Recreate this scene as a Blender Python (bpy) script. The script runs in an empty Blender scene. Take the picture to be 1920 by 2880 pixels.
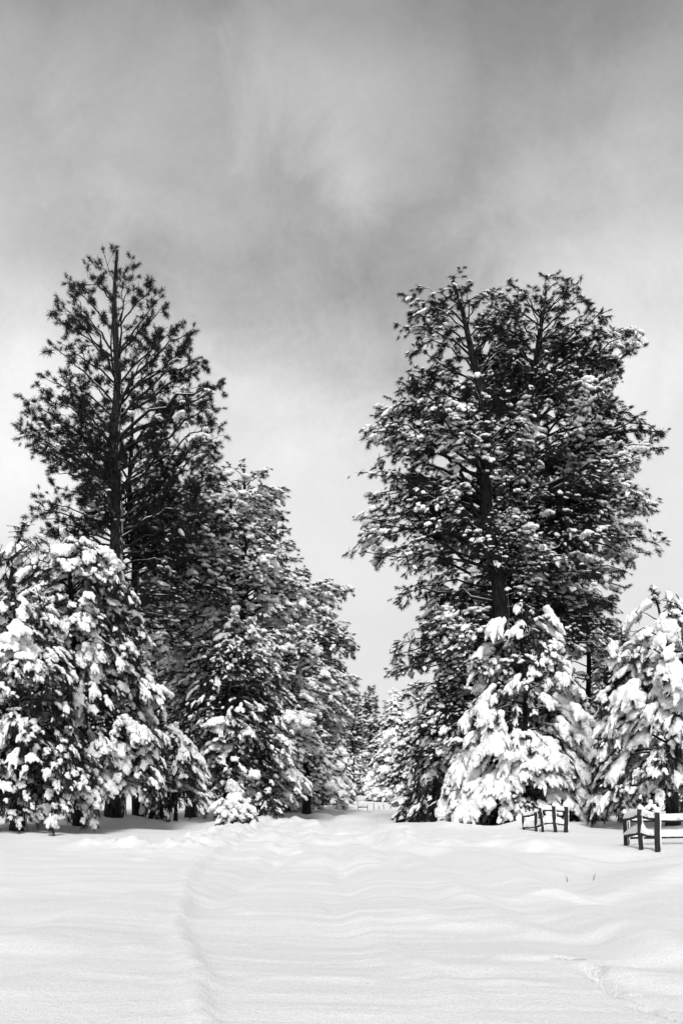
import bpy, math, random
import numpy as np
from mathutils import Vector

# ------------------------------------------------------------------ camera, sky, sun, exposure
sc = bpy.context.scene
COL = sc.collection
F = 2800.0                      # focal length in photo pixels (photo 1920 x 2880)
HOR = 2222.0                    # horizon row of the photo
CX = 965.0
CAM_H = 1.5
cam_d = bpy.data.cameras.new('camera')
cam = bpy.data.objects.new('camera', cam_d)
COL.objects.link(cam)
cam.location = (0, 0, CAM_H)
cam.rotation_euler = (math.radians(90), 0, 0)
cam_d.sensor_fit = 'VERTICAL'
cam_d.sensor_height = 36.0
cam_d.sensor_width = 24.0
cam_d.lens = 36.0 * F / 2880.0
cam_d.shift_y = (HOR - 1440.0) / 2880.0
cam_d.shift_x = (960.0 - CX) / 2880.0
cam_d.clip_end = 4000
sc.camera = cam

SUN_EL, SUN_AZ = math.radians(46), math.radians(184)      # azimuth from +Y clockwise: behind and right of the camera
w = bpy.data.worlds.new('World')
sc.world = w
w.use_nodes = True
nt = w.node_tree
nt.nodes.clear()
L = nt.links.new


def N(t, **k):
    n = nt.nodes.new(t)
    for a, b in k.items():
        setattr(n, a, b)
    return n


def math_n(op, a, b=None, c=None):
    m = N('ShaderNodeMath', operation=op)
    for i, v in enumerate((a, b, c)):
        if v is None:
            continue
        if isinstance(v, (int, float)):
            m.inputs[i].default_value = v
        else:
            L(v, m.inputs[i])
    return m.outputs[0]


def ramp_n(fac, pts, interp='EASE'):
    r = N('ShaderNodeValToRGB')
    r.color_ramp.interpolation = interp
    el = r.color_ramp.elements
    while len(el) > 1:
        el.remove(el[-1])
    for i, (p, v) in enumerate(pts):
        e = el[0] if i == 0 else el.new(p)
        e.position = p
        e.color = (v, v, v, 1)
    L(fac, r.inputs[0])
    return r.outputs[0]


out = N('ShaderNodeOutputWorld')
bg = N('ShaderNodeBackground')
sky = N('ShaderNodeTexSky', sky_type='NISHITA')
sky.sun_disc = False
sky.sun_elevation = SUN_EL
sky.sun_rotation = SUN_AZ
sky.air_density = 1.0
sky.dust_density = 3.0
bw = N('ShaderNodeRGBToBW')
L(sky.outputs[0], bw.inputs[0])
tc = N('ShaderNodeTexCoord')
sep = N('ShaderNodeSeparateXYZ')
L(tc.outputs['Generated'], sep.inputs[0])
# cloud deck: brightness by height of the view ray, bent by noise, with soft lighter and darker banks
dirv = tc.outputs['Generated']
n0 = N('ShaderNodeTexNoise')
n0.inputs['Scale'].default_value = 3.2
n0.inputs['Detail'].default_value = 4
n0.inputs['Roughness'].default_value = 0.55
L(dirv, n0.inputs['Vector'])
n1 = N('ShaderNodeTexNoise')
n1.inputs['Scale'].default_value = 2.1
n1.inputs['Detail'].default_value = 5
n1.inputs['Roughness'].default_value = 0.5
n1.inputs['Distortion'].default_value = 0.6
L(dirv, n1.inputs['Vector'])
n2 = N('ShaderNodeTexNoise')
n2.inputs['Scale'].default_value = 8.0
n2.inputs['Detail'].default_value = 6
n2.inputs['Roughness'].default_value = 0.6
n2.inputs['Distortion'].default_value = 0.5
L(dirv, n2.inputs['Vector'])
n3 = N('ShaderNodeTexNoise')
n3.inputs['Scale'].default_value = 170.0
n3.inputs['Detail'].default_value = 2
L(dirv, n3.inputs['Vector'])
el_z = math_n('ADD', math_n('MAXIMUM', sep.outputs[2], 0.0), math_n('MULTIPLY', math_n('SUBTRACT', n0.outputs[0], 0.5), 0.16))
base = ramp_n(el_z, [(0.0, 0.84), (0.2, 0.82), (0.28, 0.80), (0.35, 0.74), (0.42, 0.60), (0.49, 0.46), (0.56, 0.36), (0.62, 0.26), (1.0, 0.24)])
# warped direction for the banks
vs = N('ShaderNodeVectorMath', operation='SUBTRACT')
L(n2.outputs['Color'], vs.inputs[0])
vs.inputs[1].default_value = (0.5, 0.5, 0.5)
vm = N('ShaderNodeVectorMath', operation='SCALE')
L(vs.outputs[0], vm.inputs[0])
vm.inputs['Scale'].default_value = 0.16
va = N('ShaderNodeVectorMath', operation='ADD')
L(dirv, va.inputs[0])
L(vm.outputs[0], va.inputs[1])
tot_b = None
for (px_, py_, r_, a_) in ((540, 270, 0.15, 0.50), (830, 140, 0.11, 0.48), (20, 930, 0.13, 0.24), (60, 150, 0.14, 0.30), (1420, 640, 0.17, 0.22), (370, 480, 0.09, 0.16),
                           (700, -40, 0.30, -0.24), (300, 600, 0.15, -0.14), (820, 540, 0.15, -0.12), (1300, 60, 0.2, 0.10), (500, 490, 0.13, -0.22), (1000, 330, 0.12, 0.14)):
    v_ = Vector(((px_ * 1.2245 - CX) / F, 1.0, (HOR - py_ * 1.2245) / F)).normalized()
    ds_ = N('ShaderNodeVectorMath', operation='DISTANCE')
    L(va.outputs[0], ds_.inputs[0])
    ds_.inputs[1].default_value = v_
    q_ = math_n('MAXIMUM', math_n('SUBTRACT', 1.0, math_n('DIVIDE', ds_.outputs['Value'], r_)), 0.0)
    q_ = math_n('MULTIPLY', math_n('MULTIPLY', q_, math_n('SUBTRACT', 2.0, q_)), a_)
    q_ = math_n('MULTIPLY', q_, 0.9)
    tot_b = q_ if tot_b is None else math_n('ADD', tot_b, q_)
c1 = math_n('MULTIPLY', math_n('SUBTRACT', n1.outputs[0], 0.5), 0.7)
c2 = math_n('MULTIPLY', math_n('SUBTRACT', n2.outputs[0], 0.5), 0.7)
c3 = math_n('MULTIPLY', math_n('SUBTRACT', n3.outputs[0], 0.5), 0.12)
amp = ramp_n(el_z, [(0.0, 0.15), (0.22, 0.3), (0.42, 1.0), (1.0, 1.0)])
cl = math_n('ADD', math_n('ADD', math_n('MULTIPLY', math_n('ADD', math_n('ADD', c1, c2), c3), amp), tot_b), 1.0)
cl = math_n('MAXIMUM', cl, 0.2)
deck = math_n('MULTIPLY', base, cl)
# the overcast deck takes most of the light; a little of the physical sky remains behind it
dk = math_n('ADD', math_n('MULTIPLY', deck, 4.65), math_n('MULTIPLY', bw.outputs[0], 0.02))
L(dk, bg.inputs[0])
bg.inputs[1].default_value = 0.1
L(bg.outputs[0], out.inputs[0])

sd = bpy.data.lights.new('sun', 'SUN')
so = bpy.data.objects.new('sun', sd)
COL.objects.link(so)
sd.energy = 1.5
sd.angle = math.radians(18)
sd.color = (1.0, 1.0, 1.0)
sv = Vector((math.sin(SUN_AZ) * math.cos(SUN_EL), math.cos(SUN_AZ) * math.cos(SUN_EL), math.sin(SUN_EL)))
so.rotation_euler = sv.to_track_quat('Z', 'Y').to_euler()

sc.view_settings.view_transform = 'Standard'
sc.view_settings.look = 'None'
sc.view_settings.gamma = 1
sc.view_settings.use_curve_mapping = False
sc.view_settings.exposure = 1.08
sc.render.engine = 'CYCLES'
sc.cycles.max_bounces = 6
sc.cycles.diffuse_bounces = 3

# ------------------------------------------------------------------ materials (all grey: the photograph is black and white)


def new_mat(name):
    global nt, L
    m = bpy.data.materials.new(name)
    m.use_nodes = True
    nt = m.node_tree
    L = nt.links.new
    b = nt.nodes['Principled BSDF']
    return m, b


def noise_tex(scale, detail=4, rough=0.55, vec=None, dist=0.0):
    n = N('ShaderNodeTexNoise')
    n.inputs['Scale'].default_value = scale
    n.inputs['Detail'].default_value = detail
    n.inputs['Roughness'].default_value = rough
    n.inputs['Distortion'].default_value = dist
    if vec is None:
        t = N('ShaderNodeTexCoord')
        vec = t.outputs['Object']
    L(vec, n.inputs['Vector'])
    return n.outputs[0]


def bump(height, strength, dist, b, prev=None):
    bp = N('ShaderNodeBump')
    bp.inputs['Strength'].default_value = strength
    bp.inputs['Distance'].default_value = dist
    L(height, bp.inputs['Height'])
    if prev is not None:
        L(prev, bp.inputs['Normal'])
    if b is not None:
        L(bp.outputs[0], b.inputs['Normal'])
    return bp.outputs[0]


def mat_ground_snow():
    m, b = new_mat('ground_snow')
    t = N('ShaderNodeTexCoord')
    mpn = N('ShaderNodeMapping')
    mpn.inputs['Scale'].default_value = (0.22, 2.2, 1)
    mpn.inputs['Rotation'].default_value = (0, 0, math.radians(-6))
    L(t.outputs['Object'], mpn.inputs[0])
    rip = noise_tex(2.1, 5, 0.6, mpn.outputs[0], 0.5)
    fine = noise_tex(16, 5, 0.7, t.outputs['Object'])
    grit = noise_tex(70, 3, 0.75, t.outputs['Object'])
    col = ramp_n(noise_tex(1.2, 4, 0.6, mpn.outputs[0]), [(0.3, 0.90), (0.7, 0.95)])
    gr = ramp_n(grit, [(0.34, 0.80), (0.60, 1.0)])
    mx = N('ShaderNodeMix', data_type='RGBA', blend_type='MULTIPLY')
    mx.inputs[0].default_value = 1.0
    L(col, mx.inputs[6])
    L(gr, mx.inputs[7])
    L(mx.outputs[2], b.inputs['Base Color'])
    b.inputs['Roughness'].default_value = 0.65
    b.inputs['Specular IOR Level'].default_value = 0.2
    n_a = bump(rip, 0.4, 0.03, None)
    n_b = bump(fine, 0.6, 0.03, None, n_a)
    bump(grit, 0.9, 0.014, b, n_b)
    return m


def mat_snow(name='snow', lo=0.84, hi=0.91):
    m, b = new_mat(name)
    t = N('ShaderNodeTexCoord')
    t = N('ShaderNodeNewGeometry')
    a = noise_tex(9, 4, 0.6, t.outputs['Position'])
    g = noise_tex(45, 3, 0.7, t.outputs['Position'])
    L(ramp_n(g, [(0.35, lo), (0.65, hi)]), b.inputs['Base Color'])
    b.inputs['Roughness'].default_value = 0.7
    b.inputs['Specular IOR Level'].default_value = 0.15
    na = bump(a, 0.7, 0.08, None)
    bump(g, 0.6, 0.02, b, na)
    return m


def mat_needles():
    m, b = new_mat('pine_needles')
    t = N('ShaderNodeTexCoord')
    a = noise_tex(1.6, 3, 0.6, t.outputs['Object'])
    L(ramp_n(a, [(0.35, 0.012), (0.7, 0.032)]), b.inputs['Base Color'])
    b.inputs['Roughness'].default_value = 0.75
    b.inputs['Specular IOR Level'].default_value = 0.15
    return m


def mat_bark():
    m, b = new_mat('pine_bark')
    t = N('ShaderNodeTexCoord')
    mpn = N('ShaderNodeMapping')
    mpn.inputs['Scale'].default_value = (9, 9, 1.6)
    L(t.outputs['Object'], mpn.inputs[0])
    a = noise_tex(1.6, 6, 0.65, mpn.outputs[0], 0.6)
    barkc = ramp_n(a, [(0.38, 0.008), (0.55, 0.028), (0.7, 0.07)])
    # wind-blown snow stuck to the side of the trunk that faced the storm
    geo = N('ShaderNodeNewGeometry')
    sp = N('ShaderNodeSeparateXYZ')
    L(geo.outputs['Normal'], sp.inputs[0])
    pn = noise_tex(2.2, 5, 0.65, mpn.outputs[0])
    k = math_n('ADD', math_n('MULTIPLY', sp.outputs[0], 0.8), math_n('MULTIPLY', pn, 1.1))
    k = math_n('ADD', k, math_n('MULTIPLY', sp.outputs[1], -0.15))
    msk = ramp_n(k, [(1.12, 0.0), (1.2, 1.0)]) if False else ramp_n(math_n('SUBTRACT', k, 0.72), [(0.60, 0.0), (0.68, 1.0)])
    mx = N('ShaderNodeMix', data_type='RGBA')
    mulm = math_n('MULTIPLY', msk, 0.85)
    L(mulm, mx.inputs[0])
    L(barkc, mx.inputs[6])
    mx.inputs[7].default_value = (0.74, 0.74, 0.74, 1)
    L(mx.outputs[2], b.inputs['Base Color'])
    b.inputs['Roughness'].default_value = 0.9
    b.inputs['Specular IOR Level'].default_value = 0.1
    bump(a, 0.9, 0.05, b)
    return m


def mat_wood():
    m, b = new_mat('weathered_wood')
    t = N('ShaderNodeTexCoord')
    mpn = N('ShaderNodeMapping')
    mpn.inputs['Scale'].default_value = (30, 30, 3)
    L(t.outputs['Object'], mpn.inputs[0])
    a = noise_tex(1.5, 5, 0.65, mpn.outputs[0], 0.8)
    L(ramp_n(a, [(0.32, 0.006), (0.55, 0.018), (0.75, 0.05)]), b.inputs['Base Color'])
    b.inputs['Roughness'].default_value = 0.9
    bump(a, 0.8, 0.02, b)
    return m


def mat_twig():
    m, b = new_mat('twig_bark')
    b.inputs['Base Color'].default_value = (0.022, 0.022, 0.022, 1)
    b.inputs['Roughness'].default_value = 0.9
    return m


def mat_grass():
    m, b = new_mat('dry_grass')
    b.inputs['Base Color'].default_value = (0.05, 0.05, 0.05, 1)
    b.inputs['Roughness'].default_value = 0.8
    return m


M_TWIG = mat_twig()
M_GROUND, M_SNOW, M_NEEDLE, M_BARK, M_WOOD, M_GRASS = mat_ground_snow(), mat_snow(), mat_needles(), mat_bark(), mat_wood(), mat_grass()

# ------------------------------------------------------------------ helpers
DISP = 1920.0 / 1568.0


def make_mesh(name, V, Fc, mat, smooth=True):
    """V (n,3) array, Fc (m,k) array of faces with k corners each."""
    V = np.asarray(V, dtype=np.float32).reshape(-1, 3)
    Fc = np.asarray(Fc, dtype=np.int32)
    me = bpy.data.meshes.new(name)
    k = Fc.shape[1]
    me.vertices.add(len(V))
    me.vertices.foreach_set('co', V.ravel())
    me.loops.add(Fc.size)
    me.loops.foreach_set('vertex_index', Fc.ravel())
    me.polygons.add(len(Fc))
    me.polygons.foreach_set('loop_start', np.arange(0, Fc.size, k, dtype=np.int32))
    me.update(calc_edges=True)
    me.materials.append(mat)
    if smooth:
        me.polygons.foreach_set('use_smooth', np.ones(len(Fc), dtype=bool))
    return me


def link(name, me, parent=None, kind=None):
    o = bpy.data.objects.new(name, me)
    COL.objects.link(o)
    if parent is not None:
        o.parent = parent
    if kind:
        o['kind'] = kind
    return o


def thing(name, label, cat, loc=(0, 0, 0), group=None):
    o = bpy.data.objects.new(name, None)
    COL.objects.link(o)
    o.location = loc
    o.empty_display_size = 0.3
    o['label'] = label
    o['category'] = cat
    if group:
        o['group'] = group
    return o


def _hash(ix, iy, seed):
    h = (ix.astype(np.int64) * 374761393 + iy.astype(np.int64) * 668265263 + seed * 144665) & 0x7fffffff
    h = ((h ^ (h >> 13)) * 1274126177) & 0x7fffffff
    return ((h ^ (h >> 16)) & 0xffff) / 65535.0


def vnoise(x, y, seed=0):
    x = np.asarray(x, float)
    y = np.asarray(y, float)
    ix, iy = np.floor(x), np.floor(y)
    fx, fy = x - ix, y - iy
    fx = fx * fx * fx * (fx * (fx * 6 - 15) + 10)
    fy = fy * fy * fy * (fy * (fy * 6 - 15) + 10)
    a, b = _hash(ix, iy, seed), _hash(ix + 1, iy, seed)
    c, d = _hash(ix, iy + 1, seed), _hash(ix + 1, iy + 1, seed)
    return (a * (1 - fx) + b * fx) * (1 - fy) + (c * (1 - fx) + d * fx) * fy - 0.5


def fbm(x, y, seed=0, oct=4, gain=0.5):
    s, a = 0.0, 1.0
    for i in range(oct):
        s = s + a * vnoise(x * 2 ** i + 17.3 * i, y * 2 ** i - 9.1 * i, seed + i)
        a *= gain
    return s


def plane_pt(dx, dy):
    """point of the flat z=0 plane seen at enlarged-view pixel (dx, dy)"""
    px, py = dx * DISP, dy * DISP
    d = CAM_H * F / (py - HOR)
    return ((px - CX) * d / F, d)


def poly_dist(x, y, pts):
    """distance and signed side to a polyline (positive = right of travel)"""
    best = np.full(np.shape(x), 1e9)
    side = np.zeros(np.shape(x))
    tt = np.zeros(np.shape(x))
    for i in range(len(pts) - 1):
        ax, ay = pts[i]
        bx, by = pts[i + 1]
        vx, vy = bx - ax, by - ay
        l2 = vx * vx + vy * vy
        t = np.clip(((x - ax) * vx + (y - ay) * vy) / l2, 0, 1)
        qx, qy = x - (ax + t * vx), y - (ay + t * vy)
        dd = np.sqrt(qx * qx + qy * qy)
        s = (vx * qy - vy * qx) / math.sqrt(l2)
        m = dd < best
        best = np.where(m, dd, best)
        side = np.where(m, -np.sign(s) * dd, side)
        tt = np.where(m, (i + t) / (len(pts) - 1), tt)
    return best, side, tt


def smst(a, b, x):
    t = np.clip((x - a) / (b - a), 0, 1)
    return t * t * (3 - 2 * t)


P = plane_pt
BERM_L = [P(520, 2420), P(490, 2350), P(452, 2250), P(418, 2120), P(424, 2030), P(455, 1980), P(530, 1940), P(600, 1905), P(660, 1880)]
CLODS = [P(255, 1945), P(330, 1950), P(400, 1950), P(470, 1935), P(540, 1915), P(600, 1895)]
MID = [P(1180, 2400), P(1130, 2330), P(1000, 2230), P(860, 2120), P(775, 2030), P(755, 1970), P(770, 1920)]
ARC_R = [P(870, 1925), P(960, 1950), P(1080, 1962), P(1180, 1990), P(1290, 2040), P(1400, 2085), P(1568, 2165)]
ARC_R2 = [P(860, 1930), P(900, 1960), P(960, 2010), P(1100, 2080), P(1300, 2150), P(1600, 2215)]
CRUST = [P(1270, 2195), P(1310, 2210), P(1350, 2235), P(1400, 2262), P(1450, 2298), P(1500, 2312), P(1540, 2322), P(1640, 2352)]
DRIFTS = [([P(460, 2035), P(330, 2048), P(200, 2090), P(90, 2140), P(-60, 2200)], 0.05, 0.28), ([P(480, 1985), P(330, 2005), P(150, 2030), P(-50, 2040)], 0.045, 0.3),
          ([P(430, 2160), P(300, 2180), P(120, 2230), P(-80, 2290)], 0.022, 0.16), ([P(760, 2070), P(640, 2072), P(520, 2080)], 0.02, 0.2),
          ([P(930, 2080), P(1030, 2110), P(1200, 2120), P(1350, 2150)], 0.03, 0.2), ([P(1000, 2035), P(1150, 2065), P(1330, 2110), P(1568, 2180)], 0.04, 0.25),
          ([P(1100, 2190), P(1250, 2196), P(1400, 2215), P(1620, 2262)], 0.03, 0.14), ([P(1300, 2050), P(1430, 2035), P(1620, 1998)], 0.06, 0.35),
          ([P(800, 2180), P(950, 2200), P(1130, 2235)], 0.014, 0.12), ([P(560, 2240), P(700, 2228), P(860, 2236)], 0.010, 0.10)]
GULLY = [P(1290, 2062), P(1330, 1998), P(1420, 1960)]


def ground_h(x, y):
    x = np.asarray(x, float)
    y = np.asarray(y, float)
    near = smst(-5, 3, y)
    far_fade = 1 - smst(120, 400, y)
    h = 0.16 * fbm(x / 16 + 3.1, y / 13 + 1.7, 11, 3) * far_fade
    h = h + 0.05 * fbm(x / 3.1, y / 2.0, 5, 3) * far_fade
    # field on the left and right of the road rises a little
    h = h + 0.18 * smst(5, 16, x) * smst(14, 34, y) * far_fade + 0.10 * smst(5, 14, -x) * smst(20, 34, y) * far_fade
    # road: a shallow lane between the berms
    d, s, t = poly_dist(x, y, BERM_L)
    jg = 0.12 * fbm(x * 1.6, y * 1.6, 91, 4, 0.6)
    h = h + 0.045 * np.exp(-((s + jg) / 0.12) ** 2) * (d < 1.5) + 0.02 * np.exp(-(d / 0.9) ** 2) - 0.045 * smst(-0.02, 0.14, s + jg) * (1 - smst(3.0, 5, s)) * near
    d, s, t = poly_dist(x, y, MID)
    h = h + 0.06 * np.exp(-(d / 0.22) ** 2) + 0.07 * smst(0.0, 0.5, s) * (1 - smst(1.2, 2.5, s))
    d, s, t = poly_dist(x, y, ARC_R)
    h = h + 0.13 * np.exp(-(s / 0.55) ** 2) * (d < 2) + 0.05 * np.sin(s * 4.5) * np.exp(-(d / 1.6) ** 2)
    d, s, t = poly_dist(x, y, ARC_R2)
    h = h + 0.05 * np.exp(-(d / 0.4) ** 2)
    d, s, t = poly_dist(x, y, GULLY)
    h = h - 0.22 * np.exp(-(d / 1.1) ** 2)
    # ploughed lumps beside the road
    d, s, t = poly_dist(x, y, CLODS)
    lump = np.abs(fbm(x * 1.3, y * 0.7, 31, 4, 0.6))
    lump2 = np.abs(fbm(x * 3.4, y * 2.2, 37, 3, 0.6))
    h = h + np.exp(-(d / 0.9) ** 2) * (0.07 + 0.40 * lump + 0.22 * lump2)
    # old wheel ruts running up the road
    for rx in (-1.75, -0.35, 1.3):
        xc = rx + 0.35 * np.sin(y / 9.0 + rx)
        h = h - (0.13 + 0.08 * vnoise(x, y / 1.5, 14)) * np.exp(-((x - xc + 0.15 * vnoise(x, y, 15)) / 0.30) ** 2) * smst(9, 18, y) * (1 - smst(90, 140, y))
    # rolling humps across the road farther on
    hw_ = np.sin(y / 2.1 + 1.1 * np.sin(x / 1.9 + 0.4) + 0.8 * vnoise(x / 1.5, y / 3, 9) + 1.0)
    hump = np.sign(hw_) * np.abs(hw_) ** 0.8 * 0.15 * np.exp(-(x / 4.5) ** 2)
    h = h + hump * smst(26, 36, y) * (1 - smst(90, 130, y))
    h = h + 0.35 * smst(60, 130, y) * np.exp(-(x / 9) ** 2) * far_fade
    hm = smst(20, 24, y) * (1 - smst(40, 52, y)) * (1 - smst(4.5, 7, np.abs(x - 0.3)))
    h = h + hm * (0.42 * np.maximum(fbm(x / 1.7 + 2, y / 2.4, 51, 4, 0.55), 0) + 0.05 * fbm(x * 1.7, y * 1.2, 53, 3))
    # wind crust broken away in the near right corner
    d, s, t = poly_dist(x, y, CRUST)
    jag = 0.22 * fbm(x * 1.6, y * 2.2, 77, 4, 0.6)
    m = smst(0.0, 0.12, t) * (1 - smst(0.93, 1.0, t))
    gr_ = s + jag
    wv = 0.6 + 0.8 * vnoise(t * 9, t * 0 + 3.3, 12)
    tl_ = fbm(x * 6.0, y * 6.0, 78, 2)
    h = h - 0.26 * m * wv * smst(-0.02, 0.05, -gr_ + 0.05 * tl_) * (1 - smst(0.10, 0.20, -gr_ + 0.04 * tl_)) * (d < 3) \
        - 0.05 * m * smst(0.0, 0.1, -gr_) * (1 - smst(0.5, 1.8, -gr_)) * (d < 3)
    # wind-laid relief, long across the view, bent downhill at the sides
    wy = y + 0.03 * x * np.abs(x) + 1.1 * vnoise(x / 4, y / 4, 3)
    pat = smst(-0.25, 0.3, fbm(x / 4 + 9, y / 2.5, 23, 2))
    rip = 0.075 * vnoise(x * 0.30 + 0.5 * vnoise(x / 3, y / 3, 2), wy * 0.55, 41) + 0.014 * vnoise(x * 0.45 + 5, wy * 2.1, 42) + (0.004 + 0.010 * pat) * vnoise(x * 0.9, wy * 4.3, 43) \
        + (0.001 + 0.006 * pat) * vnoise(x * 1.6 + 0.5 * vnoise(x * 3, y * 3, 8), wy * 9.0, 44)
    h = h + 1.5 * rip * (1 - smst(30, 70, y))
    h = h + 0.004 * fbm(x * 2.2, y * 2.2, 61, 3) * (1 - smst(20, 40, y))
    # long low drift crests on both sides
    for pl_, hh_, ww_ in DRIFTS:
        d, s, t = poly_dist(x, y, pl_)
        e_ = smst(0, 0.12, t) * (1 - smst(0.88, 1, t))
        h = h + 1.8 * hh_ * e_ * np.where(s > 0, np.exp(-(d / ww_) ** 2), np.exp(-(d / (ww_ * 3.0)) ** 2))
    # drift round the young pine and the fence on the right, and mounds under the left trees
    for (mx, my, mr, mh) in ((7.3, 38.4, 1.2, 0.35), (9.8, 39.5, 2.2, 0.15), (-10.2, 41, 1.5, 0.5), (-8.2, 40.5, 1.8, 0.3), (-11.0, 35.2, 2.6, 0.18), (-3.4, 37.5, 1.2, .12)):
        h = h + mh * np.exp(-(((x - mx) ** 2 + (y - my) ** 2) / mr ** 2))
    return h


def gh(x, y):
    return float(ground_h(np.array([x]), np.array([y]))[0])


def ground_px(dx, dy, src=False):
    """world point of the real ground seen at that pixel"""
    px, py = (dx, dy) if src else (dx * DISP, dy * DISP)
    ds = np.geomspace(4, 400, 3000)
    xs = (px - CX) * ds / F
    zs = CAM_H - (py - HOR) * ds / F
    g = ground_h(xs, ds)
    i = int(np.argmax(zs <= g))
    return Vector((xs[i], ds[i], float(g[i])))


def at(dx, dy, d):
    """world point at depth d seen at that enlarged-view pixel"""
    return Vector(((dx * DISP - CX) * d / F, d, CAM_H - (dy * DISP - HOR) * d / F))


# ------------------------------------------------------------------ ground
def build_ground():
    ys = np.concatenate([np.linspace(-40, 2.5, 20)[:-1], np.geomspace(2.5, 90, 640)[:-1], np.geomspace(90, 1800, 60)])
    nu = 380
    u = np.linspace(-1, 1, nu)
    u = np.sign(u) * (0.62 * np.abs(u) + 0.38 * np.abs(u) ** 3)
    Y, U = np.meshgrid(ys, u, indexing='ij')
    X = U * (7 + 0.85 * np.maximum(Y, 0))
    Z = ground_h(X, Y)
    V = np.stack([X, Y, Z], -1).reshape(-1, 3)
    r, c = len(ys), nu
    i = np.arange((r - 1) * c).reshape(r - 1, c)[:, :-1].ravel()
    Fc = np.stack([i, i + 1, i + c + 1, i + c], 1)
    link('snow_ground', make_mesh('snow_ground', V, Fc, M_GROUND), None, 'structure')


build_ground()

# ------------------------------------------------------------------ vector geometry for the trees
Z3 = np.array([0, 0, 1.0])


def nrm(v):
    return v / (np.linalg.norm(v, axis=-1, keepdims=True) + 1e-9)


def tubes(paths, radii, sides):
    """paths (N,K,3), radii (N,K) -> verts, quads"""
    Np, K, _ = paths.shape
    T = np.gradient(paths, axis=1)
    T = nrm(T)
    ref = np.where(np.abs(T[..., 2:3]) > 0.9, np.array([1.0, 0, 0]), Z3)
    A = nrm(np.cross(T, ref))
    B = np.cross(T, A)
    th = np.linspace(0, 2 * math.pi, sides, endpoint=False)
    ring = (A[:, :, None, :] * np.cos(th)[None, None, :, None] + B[:, :, None, :] * np.sin(th)[None, None, :, None])
    V = paths[:, :, None, :] + ring * radii[:, :, None, None]
    base = (np.arange(Np) * K * sides)[:, None, None]
    k = np.arange(K - 1)[None, :, None] * sides
    s = np.arange(sides)[None, None, :]
    s2 = (s + 1) % sides
    Q = np.stack([base + k + s, base + k + s2, base + k + sides + s2, base + k + sides + s], -1).reshape(-1, 4)
    return V.reshape(-1, 3), Q


def bezier(P0, P1, P2, K):
    t = np.linspace(0, 1, K)[None, :, None]
    return (1 - t) ** 2 * P0[:, None] + 2 * t * (1 - t) * P1[:, None] + t ** 2 * P2[:, None]


def sample(paths, idx, t):
    K = paths.shape[1]
    f = t * (K - 1)
    i = np.minimum(f.astype(int), K - 2)
    a = (f - i)[:, None]
    p0, p1 = paths[idx, i], paths[idx, i + 1]
    return p0 * (1 - a) + p1 * a, nrm(p1 - p0)


def poly_obj(name, V, Fc, mat, smooth=True):
    me = make_mesh(name, V, Fc, mat, smooth)
    return bpy.data.objects.new(name, me)


def smooth_noise3(V, seed, scale):
    from mathutils import noise
    return np.array([noise.noise(Vector((v[0] * scale + seed * 7.3, v[1] * scale - seed * 3.1, v[2] * scale + seed))) for v in V])


def merged_lumps(balls, voxel, seed, rough=0.10, ragged=0.10):
    """balls: (centre, radii) -> one merged, uneven lump of snow"""
    import bmesh
    from mathutils import Matrix
    bm = bmesh.new()
    for c, r in balls:
        bmesh.ops.create_icosphere(bm, subdivisions=2, radius=1, matrix=Matrix.Translation(c) @ Matrix.Diagonal((r[0], r[1], r[2], 1)))
    me = bpy.data.meshes.new('lump')
    bm.to_mesh(me)
    bm.free()
    ob = bpy.data.objects.new('lump', me)
    COL.objects.link(ob)
    md = ob.modifiers.new('remesh', 'REMESH')
    md.mode = 'VOXEL'
    md.voxel_size = voxel
    dg = bpy.context.evaluated_depsgraph_get()
    ev = ob.evaluated_get(dg)
    m2 = ev.to_mesh()
    m2.calc_loop_triangles()
    V = np.array([v.co[:] for v in m2.vertices])
    Nn = np.array([v.normal[:] for v in m2.vertices])
    T = np.array([t.vertices[:] for t in m2.loop_triangles])
    ev.to_mesh_clear()
    bpy.data.objects.remove(ob)
    bpy.data.meshes.remove(me)
    V = V + Nn * (smooth_noise3(V, seed, 2.2) * rough * 1.3 + smooth_noise3(V, seed + 3, 5.5) * rough * 0.7)[:, None]
    dn = np.clip(-Nn[:, 2] + 0.2, 0, 1)
    V[:, 2] -= dn * ragged * np.abs(smooth_noise3(V, seed + 9, 7.0)) * 2.0
    return V, T


def small_pads():
    out = []
    for k_ in range(7):
        rs = np.random.RandomState(50 + k_)
        balls = [((0, 0, 0), (0.55, 0.55, 0.45))]
        for j in range(5):
            x = rs.uniform(-0.65, 0.65)
            r = rs.uniform(0.28, 0.45) * (1 - 0.2 * x)
            balls.append(((x, rs.uniform(-0.5, 0.5), rs.uniform(-0.15, 0.10) - 0.2 * max(x, 0)), (r * 1.25, r, r * 0.85)))
        for j in range(4):
            a_ = rs.uniform(0, 6.28)
            balls.append(((0.95 * math.cos(a_) * 0.85, 0.75 * math.sin(a_), rs.uniform(-.3, -.1)), (rs.uniform(.12, .24),) * 3))
        V, T = merged_lumps(balls, 0.10, k_, 0.22, 0.35)
        out.append(poly_obj('snow_pad', V, T, M_SNOW))
    return out


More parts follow.
